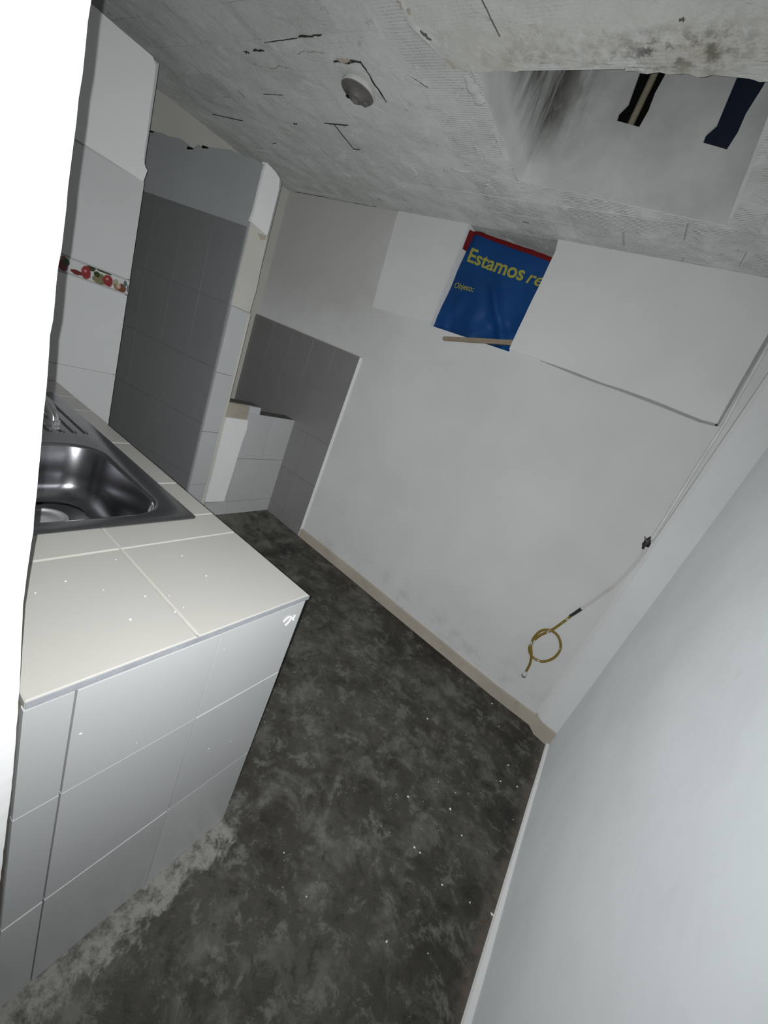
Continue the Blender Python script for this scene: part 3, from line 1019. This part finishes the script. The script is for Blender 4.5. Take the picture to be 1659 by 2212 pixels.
sp = pyd('paint_specks', sv_, sf_, BRIGHT, counter)
sp['kind'] = 'stuff'
tube('white_mark', [(XE + 0.0012, 0.610, 0.806), (XE + 0.0012, 0.622, 0.815), (XE + 0.0012, 0.634, 0.810), (XE + 0.0012, 0.630, 0.797), (XE + 0.0012, 0.622, 0.790)], 0.0016, BRIGHT, counter, 6, 4)  # small white curved marks near the top of the end tiles
tube('white_mark', [(XE + 0.0012, 0.645, 0.812), (XE + 0.0012, 0.642, 0.800), (XE + 0.0012, 0.647, 0.797)], 0.0016, BRIGHT, counter, 6, 4)

# ------------------------------------------------------------------ stainless sink
sink = empty('kitchen_sink')
tag(sink, 'stainless steel kitchen sink with drainboard set into the counter', 'sink')


def rrect(x0, x1, y0, y1, r, z, n=96):
    """rounded rectangle, n points with matching order"""
    cx, cy = (x0 + x1) / 2, (y0 + y1) / 2
    hx, hy = (x1 - x0) / 2, (y1 - y0) / 2
    r = min(r, hx, hy)
    pts = []
    q = n // 4
    for s, (sx, sy) in enumerate(((1, 1), (-1, 1), (-1, -1), (1, -1))):
        for i in range(q):
            a = math.pi / 2 * (s + (i / (q - 1)))
            pts.append((cx + sx * (hx - r) + r * math.cos(a), cy + sy * (hy - r) + r * math.sin(a), z))
    return pts


bx0, bx1, by0, by1 = -1.300, -0.880, 0.225, 0.548
loops = [rrect(-1.806, -0.832, 0.168, 0.612, 0.012, ZT - 0.001), rrect(-1.806, -0.832, 0.168, 0.612, 0.012, ZT + 0.002), rrect(-1.800, -0.838, 0.174, 0.606, 0.012, ZT + 0.0045),
         rrect(bx0 - .012, bx1 + .012, by0 - .012, by1 + .012, 0.085, ZT + 0.0035), rrect(bx0 - .004, bx1 + .004, by0 - .004, by1 + .004, 0.078, ZT + 0.001),
         rrect(bx0, bx1, by0, by1, 0.075, ZT - 0.006), rrect(bx0 + .008, bx1 - .008, by0 + .008, by1 - .008, 0.072, ZT - 0.09)]
for i in range(1, 7):
    a = math.pi / 2 * i / 6
    d = 0.010 + 0.045 * (1 - math.cos(a))
    loops.append(rrect(bx0 + d, bx1 - d, by0 + d, by1 - d, 0.072, ZT - 0.105 - 0.050 * math.sin(a)))
dc = (-1.170, 0.395)
for rr_, zz_ in ((0.104, -0.1552), (0.098, -0.160), (0.070, -0.162), (0.060, -0.168)):
    loops.append([(dc[0] + rr_ * math.cos(2 * math.pi * (i + 0.5) / 96), dc[1] + rr_ * math.sin(2 * math.pi * (i + 0.5) / 96), ZT + zz_) for i in range(96)])
sv = [p for L in loops for p in L]
sf = [(j * 96 + i, j * 96 + (i + 1) % 96, (j + 1) * 96 + (i + 1) % 96, (j + 1) * 96 + i) for j in range(len(loops) - 1) for i in range(96)]
sf.append(tuple(range((len(loops) - 1) * 96, len(loops) * 96)))
basin = pyd('basin', sv, sf, STEEL, sink, True)
for p in basin.data.polygons:
    p.use_smooth = True
sharp(basin, 60)
dr = lathe('strainer', [(0.058, 0), (0.057, 0.005), (0.050, 0.006), (0.046, 0.001), (0.040, 0.000), (0.036, 0.003), (0.018, 0.006), (0.008, 0.010), (0.0, 0.011)], PALE_METAL, (dc[0], dc[1], ZT - 0.1675), parent=sink)
for i in range(12):
    y = 0.220 + 0.031 * i
    tube('drain_ridge', [(-1.390, y, ZT - 0.004), (-1.41, y, ZT - 0.001), (-1.50, y, ZT - 0.001), (-1.62, y, ZT - 0.001), (-1.72, y, ZT - 0.001), (-1.745, y, ZT - 0.004)], 0.0095, STEEL, sink, 14, 4)

# ------------------------------------------------------------------ wall tap
tap = empty('sink_tap')
tag(tap, 'chrome wall tap with a curved spout above the sink', 'tap')
fx, fz = -1.090, 1.070
lathe('flange', [(0.0, 0), (0.030, 0), (0.028, 0.006), (0.016, 0.010), (0.015, 0.05), (0.018, 0.052), (0.018, 0.075), (0.0, 0.078)], CHROME, (fx, 0.147, fz), (0, 1, 0), tap)
tube('spout', [(fx, 0.21, fz), (fx, 0.26, fz + 0.016), (fx + 0.006, 0.31, fz + 0.014), (fx + 0.026, 0.342, fz - 0.004), (fx + 0.048, 0.352, fz - 0.026), (fx + 0.056, 0.352, fz - 0.046)], lambda t: 0.0115 - 0.002 * t, CHROME, tap, 14, 6)
lathe('aerator', [(0.0, 0), (0.0125, 0), (0.0125, 0.006), (0.0105, 0.007), (0.0105, 0.009), (0.0125, 0.010), (0.0125, 0.018), (0.0, 0.019)], CHROME, (fx + 0.057, 0.352, fz - 0.056), (-0.1, 0, 1), tap, 20)
lathe('handle', [(0.0, 0), (0.008, 0), (0.008, 0.03), (0.021, 0.034), (0.023, 0.045), (0.012, 0.05), (0.0, 0.051)], CHROME, (fx, 0.205, fz + 0.012), (0, 0.1, 1), tap, 20)

# ------------------------------------------------------------------ ceiling lampholder
lamp = empty('ceiling_lampholder')
tag(lamp, 'bare round porcelain lampholder screwed to the ceiling, without a bulb', 'lampholder')
lc = Vector((-1.385, 1.232, ZC - 0.004))
DN = (0, 0, -1)
boxes('mounting_plate', [((lc.x - 0.085, 1.150, ZC - 0.0035), (-1.318, 1.300, ZC + 0.002))], CLAY, lamp)
lathe('base_disc', [(0.0, 0), (0.050, 0), (0.052, 0.006), (0.061, 0.008), (0.062, 0.018), (0.060, 0.020), (0.0, 0.020)], PORCELAIN, lc, DN, lamp, 48)
lathe('socket', [(0.0605, 0.0), (0.058, 0.003), (0.036, 0.007), (0.026, 0.016), (0.024, 0.022), (0.020, 0.023), (0.018, 0.010), (0.0, 0.008)], BROWN, lc + Vector((0, 0, -0.0195)), DN, lamp, 40)
for a, b in ((-0.030, -0.004), (-0.018, 0.022)):
    lathe('screw_hole', [(0.0, 0.0), (0.008, 0.0), (0.0085, 0.002), (0.006, 0.003), (0.0, 0.003)], BLACK, lc + Vector((a - 0.006, b, -0.0335)), DN, lamp, 16)
lathe('terminal_lug', [(0.0, 0), (0.016, 0), (0.017, 0.006), (0.012, 0.014), (0.0, 0.016)], BROWN, lc + Vector((0.004, 0.040, -0.016)), DN, lamp, 24)
crack((-1.312, 1.142), (-1.311, 1.305), 0.007, lamp, ZC - 0.0026, 9, DARKC)
crack((-1.43, 1.142), (-1.312, 1.143), 0.008, lamp, ZC - 0.0026, 6, DARKC)
crack((-1.405, 1.128), (-1.350, 1.140), 0.014, lamp, ZC - 0.0028, 6, MORTAR)

# ------------------------------------------------------------------ blue printed sheet in the wall opening, stick on its sill
sheet = empty('printed_sheet')
tag(sheet, 'crumpled blue plastic sheet printed Estamos in yellow, closing the wall opening', 'plastic sheet')


def sheet_y(x, z):
    """depth of the crumpled sheet"""
    u, w = (x + 1.30) / 0.51, (z - 1.73) / 0.51
    f1 = 0.022 * math.sin(9.0 * u + 3.0 * w) * (1 - w) ** 1.2
    f2 = 0.014 * nz(u * 3.2, w * 3.2, 2.0) + 0.014 * nz(u * 8, w * 8, 5) * max(0.0, 0.5 - w) * 1.8
    d = abs((u - 0.45) - (0.62 - w) * 0.75)          # diagonal crease to the lower right corner
    f3 = -0.026 * math.exp(-(d / 0.07) ** 2) * (1 - smooth01((w - 0.55) / 0.2)) * smooth01((u - .35) / .25)
    return YB + 0.036 + f1 * 0.55 + f2 + f3 + 0.02 * max(0, 0.1 - u) / 0.1 * w


def top_z(x):
    return 2.243 - 0.055 * (x + 1.31) / 0.52 + 0.003 * nz(x * 20, 0, 0)


NX, NZ = 56, 60
gv, gf = [], []
for j in range(NZ + 1):
    for i in range(NX + 1):
        x = -1.335 + 0.58 * i / NX
        zb = 1.700
        z = zb + (top_z(x) - 0.014 - zb) * j / NZ
        lft = -1.296 - 0.004 * nz(z * 9, 1, 1) + (0.016 * smooth01((z - 1.95) / 0.28))
        x2 = max(x, lft)
        gv.append((x2, sheet_y(x2, z), z))
for j in range(NZ):
    for i in range(NX):
        gf.append((j * (NX + 1) + i, j * (NX + 1) + i + 1, (j + 1) * (NX + 1) + i + 1, (j + 1) * (NX + 1) + i))
pyd('film', gv, gf, SHEET, sheet, True)
rv, rf = [], []
for i in range(41):
    x = -1.285 + 0.53 * i / 40
    t = top_z(x)
    rv += [(x, sheet_y(x, t - 0.02) - 0.003, t - 0.016 - 0.004 * min(1, i / 20)), (x, sheet_y(x, t - 0.02) - 0.001, t + 0.002)]
rf = [(2 * i, 2 * i + 2, 2 * i + 3, 2 * i + 1) for i in range(40)]
pyd('red_hem', rv, rf, RED, sheet, True)
rv = []
for i in range(21):
    z = 2.14 + 0.095 * i / 20
    rv += [(-1.304, YB + 0.012, z), (-1.270 - 0.012 * (1 - i / 20), YB + 0.048, z)]
pyd('red_hem', rv, [(2 * i, 2 * i + 1, 2 * i + 3, 2 * i + 2) for i in range(20)], RED, sheet, True)


def print_text(txt, x0, z0, width, cap, slope, bend=0.0, shear=0.0, bold=0.022):
    cu = bpy.data.curves.new('lettering', 'FONT')
    cu.body = txt
    cu.size = 1.0
    cu.offset = bold
    tmp = bpy.data.objects.new('lettering', cu)
    COL.objects.link(tmp)
    dg = bpy.context.evaluated_depsgraph_get()
    dg.update()
    me = bpy.data.meshes.new_from_object(tmp.evaluated_get(dg))
    bpy.data.objects.remove(tmp)
    bm = bmesh.new()
    bm.from_mesh(me)
    bmesh.ops.triangulate(bm, faces=bm.faces)
    bmesh.ops.subdivide_edges(bm, edges=[e for e in bm.edges if e.calc_length() > 0.05], cuts=3)
    bmesh.ops.triangulate(bm, faces=bm.faces)
    xs_ = [q.co.x for q in bm.verts]
    mn, mx = min(xs_), max(xs_)
    for q in bm.verts:
        u = (q.co.x - mn) / (mx - mn)
        x = x0 + u * width + q.co.y / 0.7 * cap * shear
        z = z0 + q.co.y / 0.7 * cap + slope * u * width - bend * math.sin(math.pi * u)
        q.co = (x, sheet_y(x, z) - 0.005, z)
    bm.to_mesh(me)
    bm.free()
    me.name = 'lettering'
    return link('lettering', me, YELLOW, sheet)


print_text('Estamos', -1.250, 2.092, 0.348, 0.066, -0.088, 0.004)
print_text('re', -0.880, 2.058, 0.085, 0.058, -0.05, 0.0, 0.25, 0.014)
print_text('Objeto:', -1.272, 1.953, 0.138, 0.028, -0.02, bold=0.014)

stick = empty('wooden_stick')
tag(stick, 'thin weathered wooden stick lying across the sill below the blue sheet', 'stick')
a, b = Vector((-1.1681, 2.0980, 1.6761)), Vector((-0.7573, 2.1480, 1.7800))
d = (b - a).normalized()
s1 = d.cross(Vector((0, 0, 1))).normalized()
s2 = s1.cross(d)
pv = []
for t, w in ((0, 0.0075), (0.006, 0.010), (0.2, 0.0115), ((b - a).length, 0.0125)):
    for k1, k2 in ((1, 1), (-1, 1), (-1, -1), (1, -1)):
        pv.append(a + d * t + s1 * k1 * w * 0.8 + s2 * k2 * w)
pf = [(0, 1, 2, 3), (15, 14, 13, 12)] + [(4 * i + j, 4 * i + (j + 1) % 4, 4 * i + 4 + (j + 1) % 4, 4 * i + 4 + j) for i in range(3) for j in range(4)]
pyd('shaft', pv, pf, WOOD, stick)

# ------------------------------------------------------------------ conduit and gas hose by the far right corner
o = tube('wall_conduit', [(0.150, YB - 0.004, ZC - 0.002), (0.168, YB - 0.004, 2.03), (0.187, YB - 0.005, 1.80), (0.196, YB - 0.004, 1.712), (0.203, YB - 0.004, 1.50), (0.212, YB - 0.004, 1.30), (0.217, YB - 0.003, 1.17)], 0.0065, PVC, None, 12, 6)
tag(o, 'thin white painted conduit running down the back wall corner', 'conduit')
gas = empty('gas_hose')
tag(gas, 'knotted yellow gas hose hanging from a white tube on the back wall', 'hose')
tube('tube', [Vector((0.2196, 2.1220, 1.1344)), Vector((0.2203, 2.1160, 1.0780)), Vector((0.2138, 2.1160, 1.0040)), Vector((0.2004, 2.1160, 0.9124)), Vector((0.1766, 2.1160, 0.8353)), Vector((0.1508, 2.1160, 0.7572)), Vector((0.1342, 2.1160, 0.7102))], 0.0075, TUBE, gas, 12, 5)
tube('coupling', [Vector((0.1375, 2.1160, 0.7214)), Vector((0.1291, 2.1160, 0.6976)), Vector((0.1206, 2.1160, 0.6735)), Vector((0.1131, 2.1160, 0.6560))], lambda t: 0.0085 - 0.0015 * t, RUBBER, gas, 12, 4)
hp = [(0.1206, 2.1160, 0.6735), (0.1014, 2.1160, 0.6050), (0.0769, 2.1160, 0.5336), (0.0489, 2.1200, 0.4781), (0.0347, 2.1210, 0.4245), (0.0382, 2.1190, 0.3730), (0.0746, 2.1140, 0.3471), (0.1236, 2.1160, 0.3585), (0.1561, 2.1180, 0.4081), (0.1612, 2.1190, 0.4598), (0.1465, 2.1180, 0.5015), (0.1103, 2.1140, 0.5331), (0.0682, 2.1060, 0.5342), (0.0380, 2.1040, 0.5050), (0.0280, 2.1040, 0.4496), (0.0371, 2.1070, 0.4009), (0.0603, 2.1040, 0.3632), (0.0790, 2.1100, 0.3100), (0.0836, 2.1140, 0.2582), (0.0848, 2.1160, 0.2343)]
tube('hose', hp, 0.0066, HOSE, gas, 12, 6)
e0, e1 = Vector((0.0837, 2.1160, 0.2571)), Vector((0.0888, 2.1160, 0.1899))
lathe('end_fitting', [(0.0, 0), (0.008, 0), (0.0085, 0.010), (0.008, 0.016), (0.012, 0.018), (0.012, 0.030), (0.009, 0.038), (0.005, 0.042), (0.0, 0.042)], PVC, e0, e1 - e0, gas, 18)
lathe('end_cap', [(0.0, 0), (0.0125, 0), (0.0125, 0.006), (0.008, 0.012), (0.0, 0.014)], GROUT_D, e0 + (e1 - e0).normalized() * 0.030, e1 - e0, gas, 18)
v, f = [], []
gc = Vector((0.2100, 2.1240, 1.1482))
me = bpy.data.meshes.new('wall_gap')
bm = bmesh.new()
bmesh.ops.create_icosphere(bm, subdivisions=3, radius=1)
for q in bm.verts:
    s_ = 1 + 0.5 * nz(q.co.x * 2.5, q.co.y * 2.5, q.co.z * 2.5)
    q.co = Vector((q.co.x * 0.013 * s_, q.co.y * 0.007, q.co.z * 0.030 * s_)) + gc
bm.to_mesh(me)
bm.free()
link('packing', me, RUBBER, gas, True)
tube('wire_end', [gc + Vector((0, -0.003, 0.008)), gc + Vector((-0.016, -0.008, 0.016)), gc + Vector((-0.022, -0.010, 0.026))], 0.0028, BROWN, gas, 8, 4)

# ------------------------------------------------------------------ paint flecks on the floor
fv, ff = [], []
spots = []
for _ in range(90):
    x, y = random.uniform(-0.75, 0.33), random.uniform(0.55, 1.95)
    if x < -0.42 and y < 0.72:
        continue
    spots.append((x, y, random.choice((0.0008, 0.001, 0.0012, 0.0018))))
spots += [(-0.1777, 1.6055, 0.0042), (0.0285, 2.0500, 0.0042), (-0.0552, 1.2152, 0.0045), (0.0924, 1.3142, 0.0056), (-0.0928, 1.1849, 0.0021), (0.1673, 1.2637, 0.0042), (0.0511, 1.0878, 0.0035), (0.0744, 1.0889, 0.0035), (0.2151, 1.6235, 0.0035), (0.2197, 1.7394, 0.0042), (0.2842, 1.6676, 0.0042), (0.1096, 0.8218, 0.0042), (0.3414, 1.1284, 0.0042), (0.2704, 1.0982, 0.0035), (0.1770, 1.0678, 0.0035), (0.1118, 1.9249, 0.0028)]
for x, y, r in spots:
    n, b0 = 6, len(fv)
    z = floor_z(x, y) + 0.0005
    a0 = random.random() * 6
    st = random.uniform(0.6, 1.5)
    for kk in (0, 1):
        for i in range(n):
            a = a0 + 2 * math.pi * i / n
            q = r * random.uniform(0.7, 1.2) * (1 - 0.3 * kk)
            fv.append((x + q * math.cos(a) * st, y + q * math.sin(a), z + kk * 0.0012))
    ff += [tuple(b0 + n + i for i in range(n))] + [(b0 + i, b0 + (i + 1) % n, b0 + n + (i + 1) % n, b0 + n + i) for i in range(n)]
o = pyd('paint_flecks', fv, ff, BRIGHT)
tag(o, 'tiny white paint flecks scattered over the concrete floor', 'paint flecks', 'stuff')
